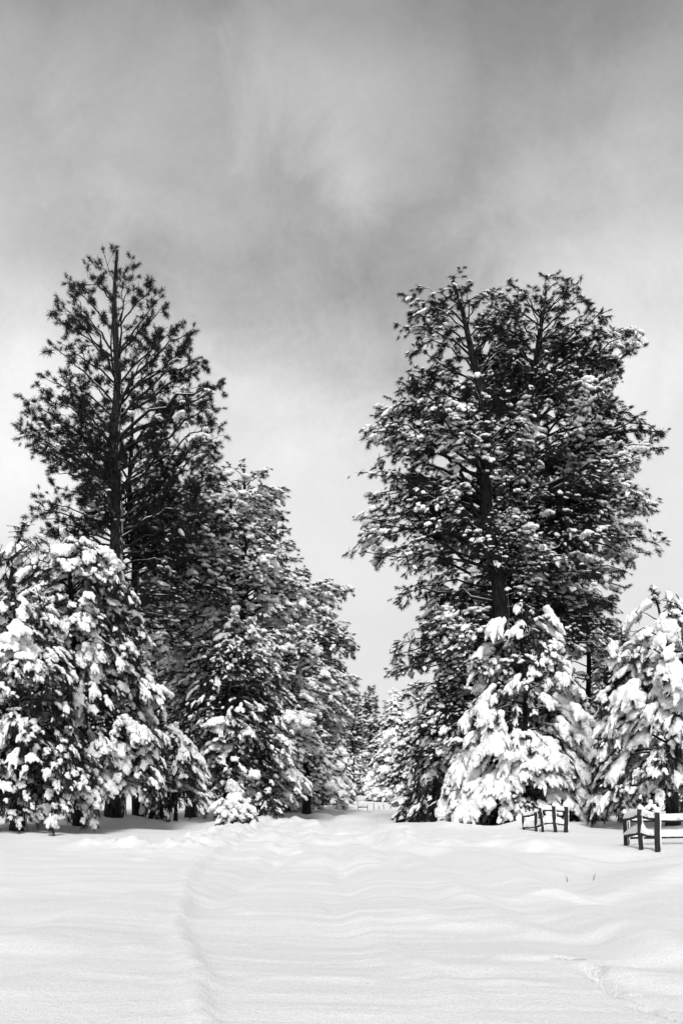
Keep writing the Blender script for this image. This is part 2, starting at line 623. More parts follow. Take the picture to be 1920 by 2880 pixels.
def big_pads():
    """a bowed branch end under thick snow: a rounded back and drooping fingers"""
    out = []
    for k_ in range(7):
        rs = np.random.RandomState(80 + k_)
        balls = []
        for x in (-0.95, -0.6, -0.25, 0.1):
            r = rs.uniform(0.30, 0.42)
            balls.append(((x, rs.uniform(-.1, .1), 0.02 - 0.12 * (x + 0.2) ** 2), (r * 1.1, r, r * 0.8)))
        nf = rs.randint(3, 6)
        for j in range(nf):
            y0 = (j - (nf - 1) / 2) * 0.30 + rs.uniform(-.06, .06)
            x0 = 0.1 + rs.uniform(-0.35, 0.15)
            ln = rs.uniform(0.45, 1.0) * (1 - 0.35 * abs(y0))
            for q in np.linspace(0, 1, 5):
                r = (0.24 - 0.13 * q ** 1.5) * rs.uniform(0.85, 1.15)
                balls.append(((x0 + ln * q, y0 * (1 + 0.55 * q) + rs.uniform(-.03, .03), -0.05 - 0.34 * (q * ln) ** 1.4), (r * 1.25, r, r * 0.85)))
        V, T = merged_lumps(balls, 0.085, 20 + k_, 0.10, 0.14)
        out.append(poly_obj('snow_lobe', V, T, M_SNOW))
    return out


def tuft_templates(hang, laden=False):
    """a burst of needles round a twig tip, unit length 1 along x"""
    out = []
    for k_ in range(5):
        rs = np.random.RandomState(20 + k_ + (50 if hang else 0) + (100 if laden else 0))
        n = 90 if not hang else 90
        R = nrm(rs.normal(size=(n, 3)))
        D = R * (1.0 if not hang else 0.62) + np.array([0.55 if not hang else 0.72, 0, 0])
        if hang or laden:        # the load presses the needles down and aside
            D[:, 2] = np.where(D[:, 2] > 0, D[:, 2] * 0.22, D[:, 2]) - 0.10
        D = nrm(D)
        ln = rs.uniform(0.6, 1.08, (n, 1))
        Bp = np.stack([rs.uniform(-0.95 if not hang else -1.25, 0.12, n), np.zeros(n), np.zeros(n)], -1)
        mid = Bp + D * ln * 0.55
        sag = rs.uniform(0.02, 0.16, n)
        end = Bp + D * ln - np.array([0, 0, 1.0]) * sag[:, None]
        S = nrm(np.cross(D, nrm(rs.normal(size=(n, 3)))))
        wd = rs.uniform(0.035, 0.06, (n, 1))
        V = np.stack([Bp - S * wd * 0.5, Bp + S * wd * 0.5, mid + S * wd * 0.5, mid - S * wd * 0.5, end], 1)
        i = (np.arange(n) * 5)[:, None]
        Fc = np.concatenate([np.concatenate([i, i + 1, i + 2], 1), np.concatenate([i, i + 2, i + 3], 1), np.concatenate([i + 3, i + 2, i + 4], 1)])
        V = V.reshape(-1, 3)
        st = np.array([[[-2.0, rs.uniform(-.25, .25), rs.uniform(-.3, .1)], [-1.0, 0, 0], [0.05, 0, 0]]])
        Vt, Qt = tubes(st, np.array([[0.045, 0.04, 0.025]]), 3)
        Ft = np.concatenate([Qt[:, [0, 1, 2]], Qt[:, [0, 2, 3]]]) + len(V)
        out.append(poly_obj('needle_tuft', np.concatenate([V, Vt]), np.concatenate([Fc, Ft]), M_NEEDLE, False))
    return out


def scatter_group(name, objs):
    """geometry nodes: one of the given shapes on every point, by the point's own turn and size"""
    g = bpy.data.node_groups.new(name, 'GeometryNodeTree')
    g.interface.new_socket('Geometry', in_out='INPUT', socket_type='NodeSocketGeometry')
    g.interface.new_socket('Geometry', in_out='OUTPUT', socket_type='NodeSocketGeometry')
    gi = g.nodes.new('NodeGroupInput')
    go = g.nodes.new('NodeGroupOutput')
    rot = g.nodes.new('GeometryNodeInputNamedAttribute')
    rot.data_type = 'QUATERNION'
    rot.inputs[0].default_value = 'turn'
    scl = g.nodes.new('GeometryNodeInputNamedAttribute')
    scl.data_type = 'FLOAT_VECTOR'
    scl.inputs[0].default_value = 'size'
    var = g.nodes.new('GeometryNodeInputNamedAttribute')
    var.data_type = 'INT'
    var.inputs[0].default_value = 'variant'
    jn = g.nodes.new('GeometryNodeJoinGeometry')

    def outp(n_, typ):
        return [q for q in n_.outputs if q.enabled and q.name == 'Attribute'][0]
    for k_, o in enumerate(objs):
        oi = g.nodes.new('GeometryNodeObjectInfo')
        oi.inputs['Object'].default_value = o
        cmp_ = g.nodes.new('FunctionNodeCompare')
        cmp_.data_type = 'INT'
        cmp_.operation = 'EQUAL'
        ins = [q for q in cmp_.inputs if q.enabled]
        g.links.new(outp(var, 0), ins[0])
        ins[1].default_value = k_
        ip = g.nodes.new('GeometryNodeInstanceOnPoints')
        g.links.new(gi.outputs[0], ip.inputs['Points'])
        g.links.new(cmp_.outputs[0], ip.inputs['Selection'])
        g.links.new(oi.outputs['Geometry'], ip.inputs['Instance'])
        g.links.new(outp(rot, 0), ip.inputs['Rotation'])
        g.links.new(outp(scl, 0), ip.inputs['Scale'])
        g.links.new(ip.outputs[0], jn.inputs[0])
    g.links.new(jn.outputs[0], go.inputs[0])
    return g, len(objs)


G_TUFT = scatter_group('needle_tufts', tuft_templates(False))
G_HANG = scatter_group('hanging_tufts', tuft_templates(True))
G_LADEN = scatter_group('laden_tufts', tuft_templates(False, True))
G_PAD = scatter_group('snow_pads', small_pads())
G_LOBE = scatter_group('snow_lobes', big_pads())


def frames_to_quat(d, up):
    x = nrm(d)
    z = nrm(up - x * np.sum(up * x, -1, keepdims=True))
    y = np.cross(z, x)
    m00, m10, m20 = x.T
    m01, m11, m21 = y.T
    m02, m12, m22 = z.T
    w_ = np.sqrt(np.maximum(0, 1 + m00 + m11 + m22)) / 2
    a = np.sqrt(np.maximum(0, 1 + m00 - m11 - m22)) / 2 * np.sign(m21 - m12)
    b = np.sqrt(np.maximum(0, 1 - m00 + m11 - m22)) / 2 * np.sign(m02 - m20)
    c = np.sqrt(np.maximum(0, 1 - m00 - m11 + m22)) / 2 * np.sign(m10 - m01)
    return np.stack([w_, a, b, c], -1)


def scatter(name, pos, d, up, size, grp, rs, parent):
    me = bpy.data.meshes.new(name)
    n = len(pos)
    me.vertices.add(n)
    me.vertices.foreach_set('co', np.asarray(pos, np.float32).ravel())
    q = me.attributes.new('turn', 'QUATERNION', 'POINT')
    q.data.foreach_set('value', frames_to_quat(d, up).astype(np.float32).ravel())
    q = me.attributes.new('size', 'FLOAT_VECTOR', 'POINT')
    q.data.foreach_set('vector', np.asarray(size, np.float32).ravel())
    q = me.attributes.new('variant', 'INT', 'POINT')
    q.data.foreach_set('value', rs.randint(0, grp[1], n).astype(np.int32))
    o = link(name, me, parent, 'stuff')
    md = o.modifiers.new('scatter', 'NODES')
    md.node_group = grp[0]
    return o


def grow_pine(name, label, base, trunk, prof, rs_seed, depth,
              n_prim=80, dens2=2.6, dens3=4.0, tuft=0.20, n_need=22, need_w=0.016, need_spread=0.9, droop=0.1,
              rise=(-0.25, 0.9), bow=0.22, snow=0.6, cap=(0.17, 0.10, 0.075), cap_tpl=0, sec_droop=0.25,
              trunk_r=0.25, limb_parts=False, zlow=None, dark_noise=0.5, snow_zfade=None, group=None, sec_len=1.0,
              inner=0.30, ridge=0.0, prim_r=1.0, lobe=0.0, lobe_size=(0.42, 0.36, 0.34), limb_snow=0.5, margin=0.12, top_margin=0.45, hang=False, light=False, front=True, gz=0.0, skirt=1.0, full=0.5, flat=0.45, cat='tree', depth_scale=0.85, extra_trunk=None):
    """trunk: [(dx, dy), ...] from base up; prof: [(dy, xl, xr), ...], enlarged-view pixels at this depth."""
    rs = np.random.RandomState(rs_seed)
    s = DISP * depth / F
    bx, by = trunk[0]
    tz = np.array([(by - q[1]) * s for q in trunk])
    tx = np.array([(q[0] - bx) * s for q in trunk])
    H = tz[-1]
    pr = sorted(prof, key=lambda q: -q[0])
    pz = np.array([(by - q[0]) * s for q in pr])
    ptx = np.interp(pz, tz, tx)
    prL = np.maximum(ptx - (np.array([q[1] for q in pr]) - bx) * s, 0.1)
    prR = np.maximum((np.array([q[2] for q in pr]) - bx) * s - ptx, 0.1)
    mg = min(margin, 0.12 * H)
    prL, prR = np.maximum(prL - mg, 0.08), np.maximum(prR - mg, 0.08)
    root = thing(name, label, cat, base, group)

    ty_w = rs.uniform(-0.15, 0.15)

    def trunk_at(z):
        z = np.asarray(z, float)
        x = np.interp(z, tz, tx) + 0.05 * np.sin(z * 1.1 + rs_seed)
        return np.stack([x, ty_w * np.sin(z * 0.35), z], -1)

    # --- trunk
    K = max(10, int(H * 1.6))
    zz = np.linspace(-1.0, H * 0.985, K)
    TP = trunk_at(np.maximum(zz, 0))
    TP[:, 2] = zz
    tr = trunk_r * np.clip(1 - zz / H, 0.03, 1) ** 0.65 * (1 + 0.4 * np.exp(-np.maximum(zz, 0) / 0.4))
    V, Q = tubes(TP[None], tr[None], 10)
    V += rs.normal(size=V.shape) * 0.012
    link('trunk', make_mesh('trunk', V, Q, M_BARK), root)

    # --- primaries
    z0 = pz[0] if zlow is None else zlow
    q = (np.arange(n_prim) + rs.rand(n_prim)) / n_prim
    zgrid = np.linspace(z0, H * 0.995 - min(top_margin, .1 * H), 100)
    wgt = (np.interp(zgrid, pz, prL) + np.interp(zgrid, pz, prR)) ** 0.75 + 0.2
    wgt = wgt * (1 + skirt * np.exp(-(zgrid - z0) / (0.12 * H)))
    cdf = np.cumsum(wgt)
    cdf = (cdf - cdf[0]) / (cdf[-1] - cdf[0])
    zt = np.interp(q, cdf, zgrid)
    phi = np.arange(n_prim) * 2.39996 + rs.uniform(-0.5, 0.5, n_prim)
    # enough limbs to both sides for the outline to stay full
    ed = np.arange(n_prim) % 5
    ed_l = (ed == 1)
    ed_r = (ed == 3)
    phi = np.where(ed_l, math.pi + rs.normal(size=n_prim) * 0.3, np.where(ed_r, rs.normal(size=n_prim) * 0.3, phi))
    if not light and front:
        phi = np.where(ed == 0, -math.pi / 2 + rs.normal(size=n_prim) * 0.6, phi)
    cw = (1 + np.cos(phi)) / 2
    Lz, Rz = np.interp(zt, pz, prL), np.interp(zt, pz, prR)
    R = (Lz * (1 - cw) + Rz * cw)
    R = R * (1 - (1 - depth_scale) * np.abs(np.sin(phi)))
    R = R * np.where((rs.rand(n_prim) < 0.25) & ~(ed_l | ed_r), rs.uniform(full, 0.8, n_prim), rs.uniform(0.9, 1.07, n_prim))
    u = (zt - z0) / max(H - z0, 0.1)
    ris = rise[0] + (rise[1] - rise[0]) * u ** 1.2 + rs.uniform(-0.12, 0.12, n_prim)
    za = np.clip(zt - ris * R, min(0.25, 0.08 * H), H * 0.985)
    P0 = trunk_at(za)
    tip_c = trunk_at(zt)
    o = np.stack([np.cos(phi), np.sin(phi), np.zeros(n_prim)], -1)
    P2 = tip_c + o * R[:, None]
    P2[:, 2] = zt
    P1 = (P0 + P2) / 2 + Z3 * (bow * R)[:, None] + rs.normal(size=(n_prim, 3)) * (0.08 * R)[:, None]
    KP = 9
    PP = bezier(P0, P1, P2, KP)
    wob = rs.normal(size=(n_prim, KP, 3)) * (0.022 * R)[:, None, None]
    wob[:, 0] = 0
    PP = PP + wob
    plen = np.linalg.norm(np.diff(PP, axis=1), axis=-1).sum(1)
    pr0 = np.clip(0.012 * plen + 0.012, 0.012, 0.4 * trunk_r) * prim_r
    prad = pr0[:, None] * np.linspace(1, 0.16, KP)[None]
    # --- secondaries
    n2 = np.maximum((plen * dens2).astype(int), 3)
    idx = np.repeat(np.arange(n_prim), n2)
    t = np.clip(0.16 + 0.84 * rs.rand(len(idx)) ** 0.8, 0, 0.995)
    p, T = sample(PP, idx, t)
    S = nrm(np.cross(T, Z3))
    S = S * np.where(rs.rand(len(idx)) < 0.5, -1, 1)[:, None]
    ang = rs.normal(size=len(idx)) * flat
    S = S * np.cos(ang)[:, None] + Z3 * np.sin(ang)[:, None]
    D = nrm(T * rs.uniform(0.35, 1.0, (len(idx), 1)) + S * 0.85)
    l2 = (0.30 + 0.30 * (1 - t) * plen[idx]) * rs.uniform(0.6, 1.2, len(idx)) * sec_len
    l2 = np.maximum(np.minimum(l2, 2.1 * sec_len), 0.4)
    K2 = 5
    tt = np.linspace(0, 1, K2)[None, :, None]
    S2 = p[:, None] + D[:, None] * l2[:, None, None] * tt
    S2[..., 2] -= sec_droop * l2[:, None] * (tt[..., 0] ** 2)
    S2 += rs.normal(size=S2.shape) * 0.03 * l2[:, None, None] * tt
    # --- twigs: on secondaries, plus the primary tips
    n3 = np.maximum((l2 * dens3).astype(int), 2)
    idx3 = np.repeat(np.arange(len(S2)), n3)
    t3 = np.clip(0.25 + 0.75 * rs.rand(len(idx3)), 0, 1)
    t3[np.cumsum(n3) - 1] = 1.0
    p3, T3 = sample(S2, idx3, np.minimum(t3, 0.999))
    tin = t[idx3]
    R3 = nrm(rs.normal(size=p3.shape))
    D3 = nrm(T3 * 0.9 + R3 * 0.75 - Z3 * sec_droop * 0.5)
    l3 = rs.uniform(0.10, 0.42, len(idx3)) * (tuft / 0.2) ** 0.7 * (depth / 45) ** 0.3
    e3 = p3 + D3 * l3[:, None]
    # tip of each primary
    pe, Te = PP[:, -1], nrm(PP[:, -1] - PP[:, -2])
    tz_pts = trunk_at(np.linspace(H * 0.93, H * 0.99, 8))
    tuft_p = np.concatenate([e3, pe, tz_pts])
    tuft_d = np.concatenate([D3, Te, nrm(rs.normal(size=(8, 3)) * 0.5 + Z3)])
    tuft_u = np.concatenate([0.3 + 0.7 * tin, np.ones(len(pe)), np.ones(8)])
    keep = tuft_p[:, 2] > gz + 0.05
    tuft_p, tuft_d, tuft_u = tuft_p[keep], tuft_d[keep], tuft_u[keep]
    tl = tuft * np.clip(np.exp(rs.normal(size=len(tuft_p)) * 0.26), 0.5, 1.7)
    nd = nrm(tuft_d - Z3 * droop)
    fx = rs.normal(size=nd.shape) * (0.5 if light else 0.22) + Z3
    crown = scatter('crown', tuft_p, nd, fx, np.stack([tl, tl, tl], -1), G_HANG if hang else (G_TUFT if light else G_LADEN), rs, root)
    # --- wood
    if limb_parts:
        for i in range(n_prim):
            Vl, Ql = tubes(PP[i:i + 1], prad[i:i + 1], 6)
            link('limb', make_mesh('limb', Vl, Ql, M_BARK), root)
    else:
        Vl, Ql = tubes(PP, prad, 5)
        link('limbs', make_mesh('limbs', Vl, Ql, M_BARK), root, 'stuff')
    r2 = np.clip(0.006 + 0.010 * l2, 0.006, 0.026)[:, None] * np.linspace(1, 0.35, K2)[None]
    V2, Q2 = tubes(S2, r2, 3)
    link('twigs', make_mesh('twigs', V2, Q2, M_TWIG), crown, 'stuff')
    # --- snow pads on the tufts
    if snow > 0:
        rad_o = nrm(np.concatenate([tuft_p[:, :2] - trunk_at(tuft_p[:, 2])[:, :2], np.zeros((len(tuft_p), 1))], 1))
        nz = fbm(tuft_p[:, 0] * 0.6 + rs_seed, tuft_p[:, 2] * 0.6 + tuft_p[:, 1] * 0.5, rs_seed, 3)
        pr_s = snow * (1 + dark_noise * 2.2 * nz) * smst(inner - 0.2, inner + 0.25, tuft_u)
        if snow_zfade is not None:
            pr_s = pr_s * np.interp(tuft_p[:, 2] / H, snow_zfade[0], snow_zfade[1])
        m = rs.rand(len(tuft_p)) < pr_s
        sp_, sd_, so_ = tuft_p[m], tuft_d[m], rad_o[m]
        # the load bends the tip outwards and down
        sd_ = nrm(sd_ * np.array([1, 1, 0.6]) + so_ * 0.35 - Z3 * droop * 1.2)
        k = np.clip(np.exp(rs.normal(size=(len(sp_), 1)) * 0.38) * 0.78, 0.3, 1.9) * np.clip(0.8 + 1.3 * nz[m][:, None], 0.4, 1.5)
        sc3 = np.array(cap)[None] * 1.35 * k * rs.uniform(0.8, 1.25, (len(sp_), 3))
        pos = [sp_ + Z3 * (np.array(cap)[2] * 0.95) * k - sd_ * 0.35 * cap[0]]
        dd, uu, ss = [sd_], [Z3 + 0.45 * so_], [sc3]
        if ridge > 0:
            # snow lying along the secondaries
            nr = np.maximum((l2 * 2.6).astype(int), 1)
            ir = np.repeat(np.arange(len(S2)), nr)
            pp, TT = sample(S2, ir, rs.rand(len(ir)))
            mm = (rs.rand(len(ir)) < ridge * smst(inner - 0.2, inner + 0.2, t[ir])) & (pp[:, 2] > gz + 0.1)
            pp, TT = pp[mm], TT[mm]
            oo = nrm(np.concatenate([pp[:, :2] - trunk_at(pp[:, 2])[:, :2], np.zeros((len(pp), 1))], 1))
            pos.append(pp + Z3 * cap[2] * 0.6)
            dd.append(TT)
            uu.append(Z3 + 0.3 * oo)
            ss.append(np.array(cap)[None] * np.array([1.5, 0.95, 0.9]) * rs.uniform(0.6, 1.2, (len(pp), 3)))
        scatter('snow', np.concatenate(pos), np.concatenate(dd), np.concatenate(uu), np.concatenate(ss), G_PAD, rs, crown)
        if lobe > 0:
            # thick lobes on the bowed ends of the secondaries and of the limbs
            lp = np.concatenate([S2[:, -1], PP[:, -1]])
            ld = np.concatenate([nrm(S2[:, -1] - S2[:, -3]), Te])
            lt = np.concatenate([t, np.ones(n_prim)])
            lo_ = nrm(np.concatenate([lp[:, :2] - trunk_at(lp[:, 2])[:, :2], np.zeros((len(lp), 1))], 1))
            nl = fbm(lp[:, 0] * 0.55 + 3 * rs_seed, lp[:, 2] * 0.55 + lp[:, 1] * 0.4, rs_seed + 5, 2)
            mm = (rs.rand(len(lp)) < lobe * (1 + 1.6 * nl) * smst(0.25, 0.6, lt) * (1.0 if snow_zfade is None else np.interp(lp[:, 2] / H, (0, .6, .75, 1), (1, 1, .3, 0)))) & (lp[:, 2] > gz + 0.25)
            lp, ld, lo_ = lp[mm], ld[mm], lo_[mm]
            ld = nrm(ld * np.array([1, 1, 0.5]) + 0.5 * lo_ - Z3 * rs.uniform(0.45, 1.3, (len(lp), 1)))
            sz = np.array(lobe_size)[None] * rs.uniform(0.6, 1.3, (len(lp), 1)) * rs.uniform(0.85, 1.15, (len(lp), 3)) * np.clip(1 + 0.8 * nl[mm][:, None], 0.6, 1.3)
            scatter('snow_lobes', lp + Z3 * 0.10, ld, Z3 + 0.8 * lo_, sz, G_LOBE, rs, crown)
        # snow lines along the limbs
        mm = rs.rand(n_prim) < limb_snow
        mm[0] = True
        lp = PP[mm] + Z3 * (prad[mm] * 0.75)[..., None]
        V, Q = tubes(lp, prad[mm] * 0.8 * np.array([0.1, .8, 1, .9, .9, 1, .9, .8, .1]) * rs.uniform(0.5, 1.2, (int(mm.sum()), KP)), 5)
        link('limb_snow', make_mesh('limb_snow', V, Q, M_SNOW), crown, 'stuff')
    return root


def tree(name, label, dx, dy, depth, trunk, prof, seed, **k):
    b = at(dx, dy, depth)
    g = gh(b.x, b.y)
    return grow_pine(name, label, (b.x, b.y, b.z), [(dx, dy)] + trunk, prof, seed, depth, gz=g - b.z, **k)


HEAVY = dict(cap=(0.40, 0.20, 0.155), hang=True, lobe=0.5, droop=0.75, sec_droop=0.55, snow=0.85, ridge=0.55, tuft=0.215, n_need=26,
             need_w=0.014, need_spread=0.7, rise=(-0.35, 0.35), bow=0.30, dens2=2.4, dens3=2.4, skirt=2.0, dark_noise=0.35, inner=0.25)

# ------------------------------------------------------------------ the great pines and the laden young ones
# tall dark pine on the left
tree('pine_tree', 'tallest dark pine on the left with an open pointed crown and little snow', 262, 1903, 40,
     [(268, 1400), (266, 1100), (268, 900), (266, 700), (268, 553)],
     [(1420, 160, 420), (1300, 110, 420), (1180, 70, 470), (1100, 95, 500), (1040, 60, 500), (975, 48, 500), (930, 60, 525), (880, 95, 532), (835, 115, 495), (790, 108, 490), (720, 110, 425), (670, 130, 370),
      (630, 165, 330), (595, 190, 310), (570, 232, 292), (550, 255, 282)], 101,
     n_prim=118, dens2=2.8, dens3=4.4, tuft=0.185, flat=0.6, full=0.7, rise=(0.1, 1.25), bow=0.12, droop=0.05, sec_droop=-0.05,
     light=True, snow=0.6, limb_snow=0.12, cap=(0.10, 0.09, 0.06), trunk_r=0.42, limb_parts=True, snow_zfade=((0, .35, .5, .7, .8, 1), (1, 1, .75, .4, .12, .04)), inner=0.5)
# second stem just behind it
tree('pine_tree', 'slimmer pine standing close behind the tallest left pine, its stem just right of it', 318, 1900, 43,
     [(312, 1400), (300, 1100), (302, 950), (308, 890)],
     [(1500, 210, 520), (1350, 200, 540), (1200, 200, 560), (1100, 200, 540), (1030, 220, 510), (980, 240, 480), (930, 260, 400), (900, 285, 340)], 102,
     n_prim=90, dens2=2.8, dens3=4.2, tuft=0.18, n_need=20, need_w=0.020, rise=(-0.1, 1.1), bow=0.12, droop=0.1, sec_droop=0.05,
     light=True, snow=0.75, limb_snow=0.2, cap=(0.12, 0.105, 0.075), trunk_r=0.28, limb_parts=False, snow_zfade=((0, .4, .7, 1), (1, .9, .5, .2)), inner=0.4)
# the broad twin-stemmed pine on the right: two stems, each its own tree
tree('pine_tree', 'broad dark pine on the right of the road whose limbs reach out over it', 1130, 1903, 42,
     [(1150, 1400), (1118, 1160), (1108, 900), (1060, 720), (1030, 622)],
     [(1760, 950, 1200), (1600, 915, 1230), (1500, 892, 1250), (1420, 950, 1240), (1375, 975, 1230), (1355, 862, 1240), (1300, 842, 1250), (1250, 822, 1270), (1180, 850, 1260), (1100, 815, 1240), (1030, 822, 1230),
      (965, 838, 1240), (900, 890, 1230), (830, 940, 1230), (770, 925, 1220), (720, 925, 1190), (650, 945, 1120), (622, 995, 1060)], 103,
     n_prim=230, dens2=3.3, dens3=6.6, tuft=0.16, full=0.65, flat=0.33, front=False, n_need=22, need_w=0.020, rise=(-0.15, 0.75), bow=0.24, droop=0.2, sec_droop=0.2,
     snow=0.85, ridge=0.25, cap=(0.10, 0.09, 0.062), lobe=0.02, lobe_size=(.24,.2,.2), trunk_r=0.50, limb_parts=True, inner=0.42, dark_noise=1.0,
     snow_zfade=((0, .5, .7, .85, 1), (1, .95, .7, .5, .25)))
tree('pine_tree', 'right-hand pine of the close pair beside the fences with a leaning stem', 1150, 1900, 43.5,
     [(1152, 1400), (1185, 1200), (1212, 1000), (1222, 880), (1240, 740), (1262, 625)],
     [(1500, 1130, 1440), (1400, 1120, 1420), (1330, 1110, 1455), (1270, 1110, 1525), (1220, 1110, 1470), (1150, 1100, 1495), (1050, 1080, 1502), (965, 1080, 1515), (925, 1080, 1450), (900, 1090, 1395),
      (870, 1080, 1450), (800, 1080, 1462), (750, 1100, 1435), (720, 1110, 1370), (650, 1160, 1335), (625, 1200, 1290)], 104,
     n_prim=230, dens2=3.3, dens3=6.6, tuft=0.16, full=0.65, flat=0.33, front=False, n_need=22, need_w=0.020, rise=(-0.1, 0.8), bow=0.16, droop=0.15, sec_droop=0.15,
     snow=0.85, ridge=0.25, cap=(0.10, 0.09, 0.062), lobe=0.02, lobe_size=(.24,.2,.2), trunk_r=0.46, limb_parts=True, inner=0.42, dark_noise=1.0,
     snow_zfade=((0, .5, .7, .85, 1), (1, .95, .75, .5, .25)))
# second left pine
tree('pine_tree', 'full round-topped pine behind and right of the tallest left pine', 560, 1885, 48,
     [(556, 1500), (560, 1300), (562, 1048)],
     [(1800, 400, 700), (1700, 380, 740), (1600, 370, 740), (1500, 350, 735), (1400, 330, 730), (1310, 330, 715), (1260, 350, 700), (1220, 380, 655), (1170, 400, 662), (1120, 430, 652), (1075, 480, 615), (1050, 525, 590)], 105,
     n_prim=220, dens2=3.2, dens3=5.8, tuft=0.15, flat=0.35, n_need=20, need_w=0.022, rise=(-0.2, 0.6), bow=0.15, droop=0.2, sec_droop=0.2,
     snow=1.5, ridge=0.7, cap=(0.15, 0.135, 0.095), trunk_r=0.3, inner=0.05, dark_noise=0.6)
tree('pine_tree', 'dark mid-height pine between the tallest left pine and the round-topped one', 440, 1890, 52,
     [(440, 1400), (440, 1045)],
     [(1800, 300, 560), (1600, 290, 590), (1400, 290, 590), (1250, 300, 560), (1150, 330, 530), (1080, 370, 500), (1050, 410, 470)], 106,
     n_prim=150, dens2=2.9, dens3=4.6, tuft=0.20, flat=0.35, n_need=20, need_w=0.025, rise=(-0.2, 0.6), bow=0.12, droop=0.2, sec_droop=0.2,
     snow=1.4, ridge=0.5, cap=(0.15, 0.13, 0.095), trunk_r=0.3, inner=0.4, dark_noise=0.8)
# the pine whose limbs reach right towards the gap
tree('pine_tree', 'pine leaning its snowy limbs towards the gap above the road from the left', 705, 1862, 58,
     [(700, 1600), (702, 1450), (705, 1318)],
     [(1830, 620, 740), (1760, 590, 770), (1680, 590, 800), (1600, 590, 818), (1565, 600, 822), (1520, 600, 800), (1475, 600, 832), (1430, 610, 800), (1395, 620, 765), (1350, 640, 826), (1325, 680, 770)], 107,
     n_prim=190, dens2=2.9, dens3=4.6, tuft=0.17, flat=0.35, n_need=20, need_w=0.026, rise=(-0.3, 0.25), bow=0.22, droop=0.25, sec_droop=0.25,
     snow=2.0, ridge=0.8, cap=(0.18, 0.155, 0.11), trunk_r=0.27, inner=0.1, dark_noise=0.4)
# lower dark pine with its bare stem showing
tree('pine_tree', 'lower dark pine with a bare stem showing under its drooping snow-tipped limbs', 520, 1872, 44,
     [(520, 1600), (545, 1400)],
     [(1850, 480, 700), (1820, 470, 700), (1740, 430, 690), (1650, 410, 680), (1560, 420, 660), (1480, 440, 640), (1420, 490, 590)], 108,
     n_prim=130, dens2=2.9, dens3=4.6, tuft=0.18, skirt=0.0, flat=0.35, n_need=22, need_w=0.020, rise=(-0.55, 0.2), bow=0.20, droop=0.45, sec_droop=0.4,
     snow=1.1, ridge=0.4, cap=(0.14, 0.12, 0.09), lobe=0.12, lobe_size=(.28,.25,.22), trunk_r=0.2, inner=0.4, dark_noise=0.6)

# laden young pine in front of the right pair
k = dict(HEAVY)
k.update(n_prim=110, trunk_r=0.16, depth_scale=0.62, cap=(0.17, 0.16, 0.125), snow=0.6, ridge=0.6, dens2=2.6, dens3=4.4, lobe=1.0, lobe_size=(0.46, 0.44, 0.42), full=.75)
tree('pine_tree', 'young pine in front of the right pair bowed under thick lobes of white snow', 1200, 1908, 40,
     [(1205, 1600), (1195, 1378)],
     [(1895, 1010, 1385), (1840, 1015, 1385), (1740, 1022, 1372), (1640, 1050, 1350), (1560, 1075, 1330), (1500, 1090, 1308), (1440, 1112, 1280), (1390, 1130, 1258)], 109, **k)
k = dict(HEAVY)
k.update(n_prim=100, trunk_r=0.22, cap=(0.16, 0.15, 0.115), snow=0.45, ridge=0.45, dens2=2.7, dens3=4.6, lobe=0.5, lobe_size=(0.40, 0.38, 0.36))
tree('pine_tree', 'snow-laden pine cut by the right edge of the picture behind the near fence', 1545, 1895, 36.5,
     [(1545, 1600), (1520, 1420), (1495, 1345)],
     [(1850, 1375, 1700), (1800, 1360, 1700), (1700, 1368, 1700), (1620, 1378, 1680), (1560, 1385, 1670), (1480, 1405, 1650), (1410, 1440, 1600), (1360, 1478, 1530)], 110, **k)
# laden pines at the left edge
k = dict(HEAVY)
k.update(n_prim=150, trunk_r=0.25, cap=(0.13, 0.12, 0.09), snow=0.8, ridge=0.4, dens3=5.4, skirt=.9, zlow=1.0, dens2=2.9, lobe=0.5, lobe_size=(0.27, 0.26, 0.24), rise=(-0.35, 0.5))
tree('pine_tree', 'snow-laden pine in front of the tallest left pine with bowed mitten-like branch ends', 190, 1905, 36,
     [(180, 1600), (165, 1400), (150, 1215)],
     [(1870, 60, 390), (1780, 60, 378), (1700, 50, 372), (1600, 40, 360), (1500, 30, 340), (1400, 20, 322), (1330, 20, 308), (1280, 20, 255), (1235, 90, 205)], 111, **k)
k = dict(HEAVY)
k.update(n_prim=130, trunk_r=0.24, cap=(0.14, 0.13, 0.10), snow=0.8, ridge=0.4, dens3=5.4, dens2=2.9, skirt=1.0, zlow=.7, lobe=0.55, lobe_size=(0.27, 0.26, 0.24))
tree('pine_tree', 'thickly laden pine at the left edge, nearest of the left-hand trees', 45, 1920, 32.5,
     [(45, 1700), (35, 1450), (30, 1320)],
     [(1880, -90, 215), (1800, -100, 235), (1720, -100, 200), (1640, -90, 185), (1560, -80, 180), (1480, -70, 165), (1400, -50, 120), (1340, 0, 70)], 112, **k)
k = dict(HEAVY)
k.update(n_prim=80, trunk_r=0.2, cap=(0.18, 0.11, 0.085), snow=0.5, ridge=0.2, dens3=3.4, lobe=0.25, lobe_size=(0.34, 0.3, 0.27), rise=(0.0, 0.8))
tree('pine_tree', 'pine at the far left edge whose top leans in under the tallest pine', -25, 1900, 37,
     [(-10, 1600), (10, 1400), (60, 1195)],
     [(1700, -200, 130), (1500, -180, 140), (1400, -150, 140), (1320, -100, 135), (1260, -30, 125), (1210, 20, 110)], 113, **k)
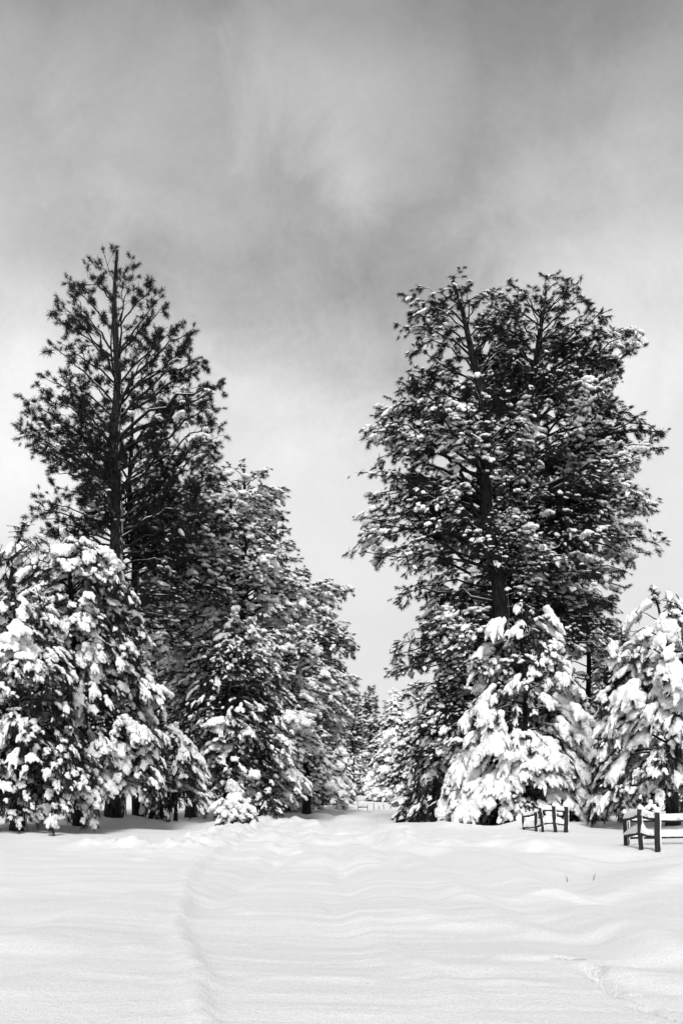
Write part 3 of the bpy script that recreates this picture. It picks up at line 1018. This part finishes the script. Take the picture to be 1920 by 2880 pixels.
# small pines and bushes beside the road on the left
k = dict(HEAVY)
k.update(n_prim=50, trunk_r=0.08, cap=(0.18, 0.11, 0.09), snow=0.7, ridge=0.3, dens3=3.6, lobe=0.3, lobe_size=(0.28, 0.24, 0.22))
tree('pine_tree', 'small snowy pine with a thin dark stem left of the snow-capped bush', 402, 1893, 41,
     [(400, 1780), (398, 1672)],
     [(1860, 340, 480), (1800, 330, 478), (1740, 345, 472), (1700, 365, 440), (1680, 385, 415)], 114, **k)
k = dict(HEAVY)
k.update(n_prim=20, trunk_r=0.05, cap=(0.18, 0.16, 0.13), snow=0.9, ridge=1.0, dens3=5.0, lobe=0.9, lobe_size=(0.25, 0.25, 0.24), inner=0.0)
tree('pine_sapling', 'round snow-capped sapling at the foot of the bare-stemmed pine', 538, 1893, 38,
     [(538, 1860), (540, 1836)],
     [(1888, 508, 572), (1870, 510, 570), (1850, 516, 566), (1838, 528, 556)], 115, cat='sapling', **k)
k.update(n_prim=22, cap=(0.14, 0.09, 0.07), snow=0.5, ridge=0.2, lobe=0.15, lobe_size=(0.22, 0.2, 0.18), inner=0.2, dens2=4, dens3=5)
tree('pine_sapling', 'low dark sapling with drooping needles between the snow-capped one and the road', 612, 1884, 41,
     [(612, 1850), (615, 1822)],
     [(1878, 575, 660), (1855, 580, 665), (1835, 600, 640)], 116, cat='sapling', **k)
tree('pine_sapling', 'small half-buried sapling on the right verge before the laden pine', 943, 1888, 46,
     [(943, 1870), (945, 1858)],
     [(1885, 925, 965), (1872, 930, 958), (1862, 938, 950)], 117, cat='sapling', **k)
# lower trees under the right pair
k = dict(HEAVY)
k.update(n_prim=90, trunk_r=0.18, cap=(0.18, 0.11, 0.08), snow=0.6, ridge=0.3, dens3=3.6, inner=.45, lobe=0.2, lobe_size=(0.3, 0.26, 0.24))
tree('pine_tree', 'dusky pine under the overhanging limbs right of the road, left of the laden young one', 1000, 1893, 43,
     [(1000, 1700), (1010, 1560)],
     [(1875, 950, 1100), (1800, 945, 1090), (1720, 950, 1080), (1650, 960, 1070), (1590, 985, 1040)], 118, **k)
tree('pine_tree', 'shaded pine filling the space behind the laden young pine and the right edge tree', 1350, 1890, 50,
     [(1350, 1600), (1350, 1360)],
     [(1850, 1220, 1460), (1700, 1220, 1470), (1600, 1240, 1470), (1500, 1260, 1460), (1420, 1290, 1440), (1375, 1320, 1400)], 119,
     n_prim=130, dens2=2.8, dens3=4.6, tuft=0.19, flat=0.35, n_need=20, need_w=0.024, rise=(-0.3, 0.4), bow=0.2, droop=0.3, sec_droop=0.3,
     snow=0.8, cap=(0.18, 0.14, 0.10), trunk_r=0.25, inner=0.4)

# ------------------------------------------------------------------ middle distance
MID_ROW = [
    # dx, base dy, depth, top dy, half width, seed, sparse, label
    (660, 1868, 66, 1545, 75, 201, 0, 'snowy pine tucked behind the leaning pine on the left of the road'),
    (735, 1856, 74, 1600, 62, 202, 0, 'bushy white pine beyond the leaning pine where the left row nears the road'),
    (768, 1848, 92, 1640, 46, 203, 0, 'rounded white pine on the left of the road beside the bare tall stem'),
    (808, 1842, 112, 1588, 34, 204, 1, 'thin distant pine with a long bare dark stem left of the road end'),
    (848, 1836, 150, 1574, 34, 205, 1, 'distant slim pine standing highest against the sky at the end of the road'),
    (905, 1846, 105, 1588, 48, 206, 0, 'snowy pine right of the road end, tallest of the far right row'),
    (872, 1844, 112, 1680, 30, 207, 0, 'small white pine at the right side of the road end'),
    (938, 1854, 80, 1650, 46, 208, 0, 'white bushy pine in the far right row below the dark limbs'),
    (985, 1860, 70, 1620, 52, 209, 0, 'snowy pine behind the small half-buried sapling on the right verge'),
    (1060, 1868, 62, 1500, 80, 210, 0, 'tall snowy pine hidden behind the trunk of the broad right pine'),
    (1430, 1868, 62, 1440, 80, 211, 0, 'snowy pine seen between the laden young pine and the right edge tree'),
    (1530, 1872, 60, 1500, 90, 212, 0, 'pine behind the right edge tree and the near fence'),
    (1240, 1868, 62, 1480, 90, 213, 0, 'pine directly behind the laden young pine'),
    (330, 1874, 57, 1480, 90, 214, 0, 'pine in the gloom behind the tallest left pine'),
    (200, 1872, 60, 1400, 90, 215, 0, 'pine behind the bowed left pine, seen through its branches'),
    (70, 1872, 60, 1330, 100, 216, 0, 'pine behind the thickly laden left edge pine'),
    (480, 1866, 66, 1450, 80, 217, 0, 'pine in the shade behind the bare-stemmed one'),
    (600, 1862, 72, 1420, 70, 218, 0, 'pine filling the left row behind the low dark sapling'),
]
for (dx, by, dep, top, hw, seed, sparse, lab) in MID_ROW:
    hgt = by - top
    prof = [(by - 0.04 * hgt, dx - hw * 0.95, dx + hw * 0.95), (by - 0.2 * hgt, dx - hw, dx + hw), (by - 0.45 * hgt, dx - hw * 0.85, dx + hw * 0.85),
            (by - 0.7 * hgt, dx - hw * 0.6, dx + hw * 0.6), (by - 0.88 * hgt, dx - hw * 0.32, dx + hw * 0.32), (top + 2, dx - hw * 0.1, dx + hw * 0.1)]
    if dx < 500:
        prof = [(by - 0.16 * hgt, dx - hw, dx + hw)] + prof[2:]
    if sparse:
        prof = [(by - 0.38 * hgt, dx - hw * 0.8, dx + hw * 0.8)] + prof[2:]
    lod = dep / 50.0
    tree('pine_tree', lab, dx, by, dep, [(dx + 2, by - hgt * .5), (dx, top)], prof, seed, group='pines farther back along the road',
         n_prim=140 if not sparse else 90, dens2=2.8 / lod ** 0.4, dens3=3.8 / lod ** 0.4, tuft=0.18 * lod ** 0.6, ridge=0.5, light=bool(sparse), n_need=14, need_w=0.024 * lod, rise=(-0.35, 0.3) if not sparse else (0.0, 0.5),
         bow=0.2, droop=0.4 if not sparse else 0.1, sec_droop=0.35 if not sparse else 0.1, snow=(2.2 if dx > 640 else 1.4) if not sparse else 1.2, cap=tuple(c * lod ** 0.6 for c in (0.19, 0.16, 0.12)) if not sparse else tuple(c * lod ** 0.5 for c in (0.16, 0.1, 0.07)),
         trunk_r=0.2 if not sparse else 0.3, inner=0.1, dark_noise=0.5)

# ------------------------------------------------------------------ far forest: individual pines copied from three of their own kind
def copy_tree(o, parent=None):
    c = o.copy()
    COL.objects.link(c)
    if parent is not None:
        c.parent = parent
        c.matrix_parent_inverse = o.matrix_parent_inverse.copy()
    for ch in o.children:
        copy_tree(ch, c)
    return c


protos = []
rs = np.random.RandomState(9)
FAR = []
for i in range(46):
    side = -1 if i % 2 == 0 else 1
    if i < 20:       # lining the road
        y = 125 + i * 9 + rs.uniform(-3, 3)
        x = side * (6.5 + rs.uniform(0, 4)) + y * 0.004
    else:
        y = rs.uniform(110, 230)
        x = side * rs.uniform(10, 75)
    if -150 < x * F / y + CX < 2070:
        FAR.append((x, y, 'lining' if i < 20 else 'deep'))
for i in range(14):
    FAR.append((-13 + i * 2.0 + rs.uniform(-1, 1), 215 + rs.uniform(-12, 25), 'end'))
adj = ['slim', 'broad', 'bushy', 'ragged', 'narrow', 'rounded']
for i, (x, y, spot) in enumerate(FAR):
    px = (x * F / y + CX) / 1920
    where = 'left' if px < 0.5 else 'right'
    if spot == 'end':
        lab = 'small pale pine closing the far end of the road, %s of its middle' % where
    elif spot == 'lining':
        lab = 'frosted far pine lining the %s edge of the road beyond the thin stakes' % where
    else:
        lab = 'snow-covered pine deep in the far forest on the %s side of the road' % where
    grp_name = {'end': 'pines closing the end of the road, %s half', 'lining': 'far pines lining the %s road edge', 'deep': 'pines deep in the far forest on the %s'}[spot] % where
    if i < 3:
        s_ = DISP * 130 / F
        Hh = (11, 9, 12)[i]
        by = 1840
        top = by - Hh / s_
        hw = (2.0, 2.3, 1.9)[i] / s_
        hgt = by - top
        dx0 = 800
        prof = [(by - 0.05 * hgt, dx0 - hw, dx0 + hw), (by - 0.3 * hgt, dx0 - hw, dx0 + hw), (by - 0.6 * hgt, dx0 - hw * .75, dx0 + hw * .7), (by - 0.85 * hgt, dx0 - hw * 0.4, dx0 + hw * 0.4), (top + 1, dx0 - 2, dx0 + 2)]
        r = grow_pine('pine_tree', lab, (x, y, gh(x, y) - 0.05), [(dx0, by), (dx0, top)], prof, 300 + i, 130, n_prim=80, dens2=1.8, dens3=2.4, tuft=0.38, n_need=10, need_w=0.06,
                      rise=(-0.35, 0.3), bow=0.2, droop=0.35, sec_droop=0.35, snow=2.0, ridge=1.0, cap=(0.36, 0.30, 0.22), trunk_r=0.18, inner=0.3, group=grp_name)
        protos.append(r)
    else:
        r = copy_tree(protos[i % 3])
        r.location = (x, y, gh(x, y) - 0.05)
        r.rotation_euler = (0, 0, rs.uniform(0, 6.28))
        q = rs.uniform(0.75, 1.15)
        r.scale = (q, q, q * rs.uniform(0.9, 1.15))
        r['label'] = lab
        r['group'] = grp_name

# ------------------------------------------------------------------ fences
def loft(rings):
    """rings (K,S,3) -> closed tube with end fans"""
    K, S, _ = rings.shape
    V = np.concatenate([rings.reshape(-1, 3), rings[0].mean(0)[None], rings[-1].mean(0)[None]])
    Fc = []
    for k_ in range(K - 1):
        for s_ in range(S):
            a, b = k_ * S + s_, k_ * S + (s_ + 1) % S
            Fc += [(a, b, b + S), (a, b + S, a + S)]
    for s_ in range(S):
        Fc.append((K * S, (s_ + 1) % S, s_))
        Fc.append((K * S + 1, (K - 1) * S + s_, (K - 1) * S + (s_ + 1) % S))
    return V, np.array(Fc)


frs = np.random.RandomState(4)


def post_mesh(b, t, wdt, dpt):
    """hewn post from point b to t, uneven square section"""
    K, S = 12, 12
    rings = []
    ph = frs.uniform(0, 6)
    for i in range(K):
        q = i / (K - 1)
        c = np.array(b) * (1 - q) + np.array(t) * q
        c = c + np.array([0.012 * math.sin(5 * q + ph), 0, 0])
        th = np.linspace(0, 2 * math.pi, S, endpoint=False) + 0.26
        r = 1 / (np.abs(np.cos(th)) ** 5 + np.abs(np.sin(th)) ** 5) ** 0.2
        r = r * (1 + frs.normal(size=S) * 0.045)
        k_ = 1 - 0.06 * q
        rings.append(np.stack([c[0] + np.cos(th) * r * wdt / 2 * k_, c[1] + np.sin(th) * r * dpt / 2 * k_, np.full(S, c[2]) + frs.normal(size=S) * (0.01 if i == K - 1 else 0)], -1))
    return loft(np.array(rings))


def rail_mesh(pts, th):
    pts = np.array(pts)
    K = 14
    d = np.concatenate([[0], np.cumsum(np.linalg.norm(np.diff(pts, axis=0), axis=1))])
    q = np.linspace(0, d[-1], K)
    C = np.stack([np.interp(q, d, pts[:, i]) for i in range(3)], -1)
    C[1:-1] = (C[:-2] + 2 * C[1:-1] + C[2:]) / 4
    S = 9
    a = np.linspace(0, 2 * math.pi, S, endpoint=False)
    T = nrm(np.gradient(C, axis=0))
    A = nrm(np.cross(T, Z3))
    B = np.cross(A, T)
    rr = th / 2 * (1 + frs.normal(size=(K, S)) * 0.10) * (1 + 0.15 * np.sin(np.linspace(0, 7, K))[:, None])
    R = C[:, None] + A[:, None] * (np.cos(a)[None, :] * rr)[..., None] + B[:, None] * (np.sin(a)[None, :] * rr)[..., None]
    return loft(R)


def snow_ridge(pts, width, heights):
    """snow lying along a rail; heights interpolated along it"""
    pts = np.array(pts)
    K = 22
    d = np.concatenate([[0], np.cumsum(np.linalg.norm(np.diff(pts, axis=0), axis=1))])
    q = np.linspace(0, d[-1], K)
    C = np.stack([np.interp(q, d, pts[:, i]) for i in range(3)], -1)
    hh = np.interp(np.linspace(0, 1, K), np.linspace(0, 1, len(heights)), heights)
    hh = np.convolve(np.pad(hh, 2, mode='edge'), np.ones(5) / 5, 'valid')
    hh = hh * (1 + frs.normal(size=K) * 0.05)
    S = 14
    T = nrm(np.gradient(C, axis=0))
    A = nrm(np.cross(T, Z3))
    a = np.linspace(0, 2 * math.pi, S, endpoint=False)
    ca, sa = np.cos(a), np.sin(a)
    ca = np.sign(ca) * np.abs(ca) ** 0.75
    zz = np.where(sa > 0, np.abs(sa) ** 0.8, -0.22 * np.abs(sa))
    W = width / 2 * (1 + frs.normal(size=K) * 0.06)
    W[0] *= 0.6
    W[-1] *= 0.6
    R = C[:, None] + A[:, None] * (ca[None] * W[:, None] * (1 - 0.15 * (zz[None] > 0.5)))[..., None] + Z3 * (np.where(zz > 0, zz, zz * 0.5)[None] * hh[:, None])[..., None]
    R = R + frs.normal(size=R.shape) * 0.006
    return loft(R)


def cap_mesh(c, rx, ry, h):
    """snow cap on a post top"""
    v, TF = merged_lumps([((0, 0, 0), (1, 1, 1)), ((frs.uniform(-.2, .2), 0, 0.2), (.85, .85, .8))], 0.22, frs.randint(0, 50), 0.10, 0)
    v[:, 2] = np.where(v[:, 2] > 0, v[:, 2] * h, v[:, 2] * 0.035)
    v[:, 0] *= rx
    v[:, 1] *= ry
    return v + np.array(c), TF


def fence(label, posts, upper, lower, dep_fn, h_up, h_lo, rail_t=0.085, extra=None):
    """posts: [(top x, top y, base x, base y, width px)] in photo px; upper/lower: rail point lists [(x, y)]"""
    def w3(x, y, d):
        return np.array([(x - CX) * d / F, d, CAM_H - (y - HOR) * d / F])
    b0 = ground_px(posts[0][2], posts[0][3], True)
    o0 = np.array(b0)
    root = thing('split_rail_fence', label, 'fence', tuple(o0))
    for (tx, ty, bx, by, wp) in posts:
        d = dep_fn(bx)
        wd = wp * d / F
        b, t = w3(bx, by, d), w3(tx, ty, d)
        g = gh(b[0], d)
        b[2] = min(b[2], g) - 0.35
        dpt = 0.11
        V, Fc = post_mesh(b - o0, t - o0, wd, dpt)
        p = link('post', make_mesh('post', V, Fc, M_WOOD, False), root)
        V, Fc = cap_mesh(t - o0 + np.array([0.01, 0, 0.005]), wd * 0.66, dpt * 0.75, 0.085 + 0.3 * wd)
        link('snow_cap', make_mesh('snow_cap', V, Fc, M_SNOW), p)
        # snow plastered down the right-hand side
        K = 14
        q = np.linspace(0.30, 1.0, K)
        C = b[None] * (1 - q)[:, None] + t[None] * q[:, None] - o0
        C[:, 0] += wd * 0.50
        a = np.linspace(0, 2 * math.pi, 9, endpoint=False)
        th = 0.024 * (1 + 0.25 * frs.normal(size=K)) * np.interp(q, [.3, .4, 1], [.3, 1, 1.25])
        R = C[:, None] + np.stack([np.cos(a)[None] * th[:, None] * 1.0, np.sin(a)[None] * (dpt * 0.46) * np.ones((K, 1)), np.zeros((K, 9))], -1)
        V, Fc = loft(R)
        link('snow_strip', make_mesh('snow_strip', V, Fc, M_SNOW), p)
    for pts, hs in ((upper, h_up), (lower, h_lo)):
        for j, seg in enumerate(pts):
            W = [w3(x, y, dep_fn(x) + (0.02 if True else 0)) - o0 for (x, y) in seg]
            V, Fc = rail_mesh(W, rail_t)
            r = link('rail', make_mesh('rail', V, Fc, M_WOOD, False), root)
            W2 = [p_ + np.array([0, 0, rail_t * 0.42]) for p_ in W]
            V, Fc = snow_ridge(W2, 0.15, hs[j])
            link('snow_ridge', make_mesh('snow_ridge', V, Fc, M_SNOW), r)
    return root


def zz(zx, zy):
    return (1400 + zx / 3.015, 2200 + zy / 3.015)


# near fence: three posts in a zigzag
pf = [zz(1068, 265) + zz(1082, 538) + (10.5,), zz(1197, 225) + zz(1212, 574) + (12,), zz(1345, 252) + zz(1356, 592) + (14.5,)]
near_dep = {}
xs = [p_[2] for p_ in pf]
ds = [ground_px(p_[2], p_[3], True).y for p_ in pf]
fn = lambda x: float(np.interp(x, xs, ds))
fence('nearer split-rail fence of three dark posts at the right edge, snow heaped on its rails', pf,
      [[zz(1072, 320), zz(1100, 312), zz(1150, 300), zz(1195, 282)], [zz(1208, 282), zz(1250, 298), zz(1290, 308), zz(1335, 313)]],
      [[zz(1076, 458), zz(1110, 450), zz(1155, 442), zz(1200, 430)], [zz(1212, 430), zz(1255, 448), zz(1290, 458), zz(1340, 463)]],
      fn, [[0.10, 0.24, 0.15, 0.16], [0.24, 0.16, 0.13, 0.13]], [[0.05, 0.16, 0.20, 0.24], [0.26, 0.12, 0.14, 0.10]])
# straight fence that runs off to the right behind it
d2 = ds[0] + 0.6
fn2 = lambda x: d2
fence('long straight rail fence running off the right edge behind the nearer posts', [zz(1096, 330) + zz(1098, 532) + (7,), zz(1890, 300) + zz(1890, 530) + (12,), zz(2700, 300) + zz(2700, 530) + (12,)],
      [[zz(1100, 330), zz(1350, 328), zz(1600, 324), zz(1890, 322)], [zz(1890, 322), zz(2200, 322), zz(2700, 322)]],
      [[zz(1100, 472), zz(1350, 468), zz(1600, 463), zz(1890, 460)], [zz(1890, 460), zz(2300, 460), zz(2700, 460)]],
      fn2, [[0.02, 0.16, 0.17, 0.17], [0.17, 0.17]], [[0.03, 0.17, 0.18, 0.18], [0.17, 0.17]], rail_t=0.07)
# farther fence
pf = [zz(208, 262) + zz(228, 412) + (7,), zz(316, 250) + zz(330, 424) + (8,), zz(352, 214) + zz(390, 426) + (8,), zz(470, 200) + zz(488, 424) + (10,), zz(575, 205) + zz(575, 422) + (12,)]
xs3 = [p_[2] for p_ in pf]
d0 = ground_px(zz(488, 426)[0], zz(488, 426)[1], True).y
ds3 = [d0 + 1.2, d0 + 0.5, d0 + 0.2, d0, d0 - 0.2]
fn3 = lambda x: float(np.interp(x, xs3, ds3))
fence('farther leaning split-rail fence of five posts at the foot of the laden young pine', pf,
      [[zz(212, 290), zz(265, 285), zz(318, 272)], [zz(318, 272), zz(336, 262), zz(356, 248)], [zz(358, 246), zz(410, 238), zz(474, 240)], [zz(476, 238), zz(520, 244), zz(570, 248)]],
      [[zz(220, 382), zz(265, 383), zz(322, 382)], [zz(322, 382), zz(345, 372), zz(372, 358)], [zz(372, 356), zz(420, 346), zz(478, 346)], [zz(480, 346), zz(525, 356), zz(572, 362)]],
      fn3, [[0.08, 0.12, 0.10], [0.1, 0.1], [0.14, 0.17, 0.14], [0.18, 0.14, 0.12]], [[0.2, 0.2, 0.2], [0.1, 0.2], [0.2, 0.28, 0.2], [0.22, 0.2, 0.1]], rail_t=0.075)


# small far fence piece on the road and the stakes
def s6(x, y):
    return (800 + x / 3.564, 1880 + y / 3.564)


pf = [s6(733, 1335) + s6(734, 1412) + (1.6,), s6(830, 1360) + s6(832, 1415) + (1.8,)]
d4 = 72.0
fence('small one-rail fence piece alone in the snow at the far end of the road', pf, [[s6(735, 1388), s6(780, 1388), s6(830, 1388)]], [], lambda x: d4, [[0.25, 0.4, 0.35]], [], rail_t=0.10)

STAKES = [((148, 1385), (143, 1425), 'leaning thin stake below the left row, leftmost of the far stakes'), ((176, 1388), (192, 1418), 'short stake leaning left beside the leftmost far stake'),
          ((268, 1390), (266, 1418), 'short upright stake midway along the left row, before the tall white post'),
          ((311, 1272), (313, 1400), 'tall pale snow-plastered post on the left of the far road'),
          ((893, 1345), (890, 1415), 'thin stake just right of the small fence piece'), ((947, 1375), (947, 1412), 'second short stake right of the small fence piece'),
          ((992, 1360), (992, 1410), 'third stake right of the small fence piece, straight and dark'), ((1063, 1375), (1063, 1408), 'short stake under the white bushy far pine'),
          ((1388, 1400), (1392, 1480), 'dark stake beside the half-buried sapling on the right verge')]
for (t_, b_, lab) in STAKES:
    bp, tp = s6(*b_), s6(*t_)
    g = ground_px(bp[0], bp[1], True)
    d = g.y
    V, Fc = post_mesh(np.array([0, 0, -0.2]), np.array([(tp[0] - bp[0]) * d / F, 0, (bp[1] - tp[1]) * d / F]), 0.05, 0.05)
    root = thing('stake', lab, 'stake', tuple(g), 'thin stakes standing in the snow of the far road')
    link('post', make_mesh('post', V, Fc, M_SNOW if 'pale' in lab else M_WOOD, False), root)
    V, Fc = cap_mesh(np.array([(tp[0] - bp[0]) * d / F, 0, (bp[1] - tp[1]) * d / F]), 0.04, 0.04, 0.05)
    link('snow_cap', make_mesh('snow_cap', V, Fc, M_SNOW), root)

# dry stalks poking from the snow
for (bx, by, tx, ty, lab) in ((1303, 2026, 1298, 2010, 'dark dry grass stalk poking from the snow in the dip on the right'), (1361, 2022, 1368, 2005, 'faint dry grass stalk leaning right on the right-hand bank')):
    g = ground_px(bx, by)
    sx, sz = (tx - bx) * DISP * g.y / F, (by - ty) * DISP * g.y / F
    root = thing('grass_stalk', lab, 'dry grass', tuple(g))
    for j in range(2):
        o_ = (j - 0.5) * 0.012
        path = np.array([[[o_, 0, -0.05], [o_ + sx * 0.4, 0, sz * 0.55], [o_ * 2.5 + sx, 0, sz * (1 - 0.15 * j)]]])
        V, Q = tubes(path, np.array([[0.004, 0.0035, 0.0015]]), 4)
        link('stem', make_mesh('stem', V, Q, M_GRASS), root)

tot = sum(len(o.data.polygons) for o in sc.objects if o.type == 'MESH')
print('objects', len(sc.objects), 'faces', tot)
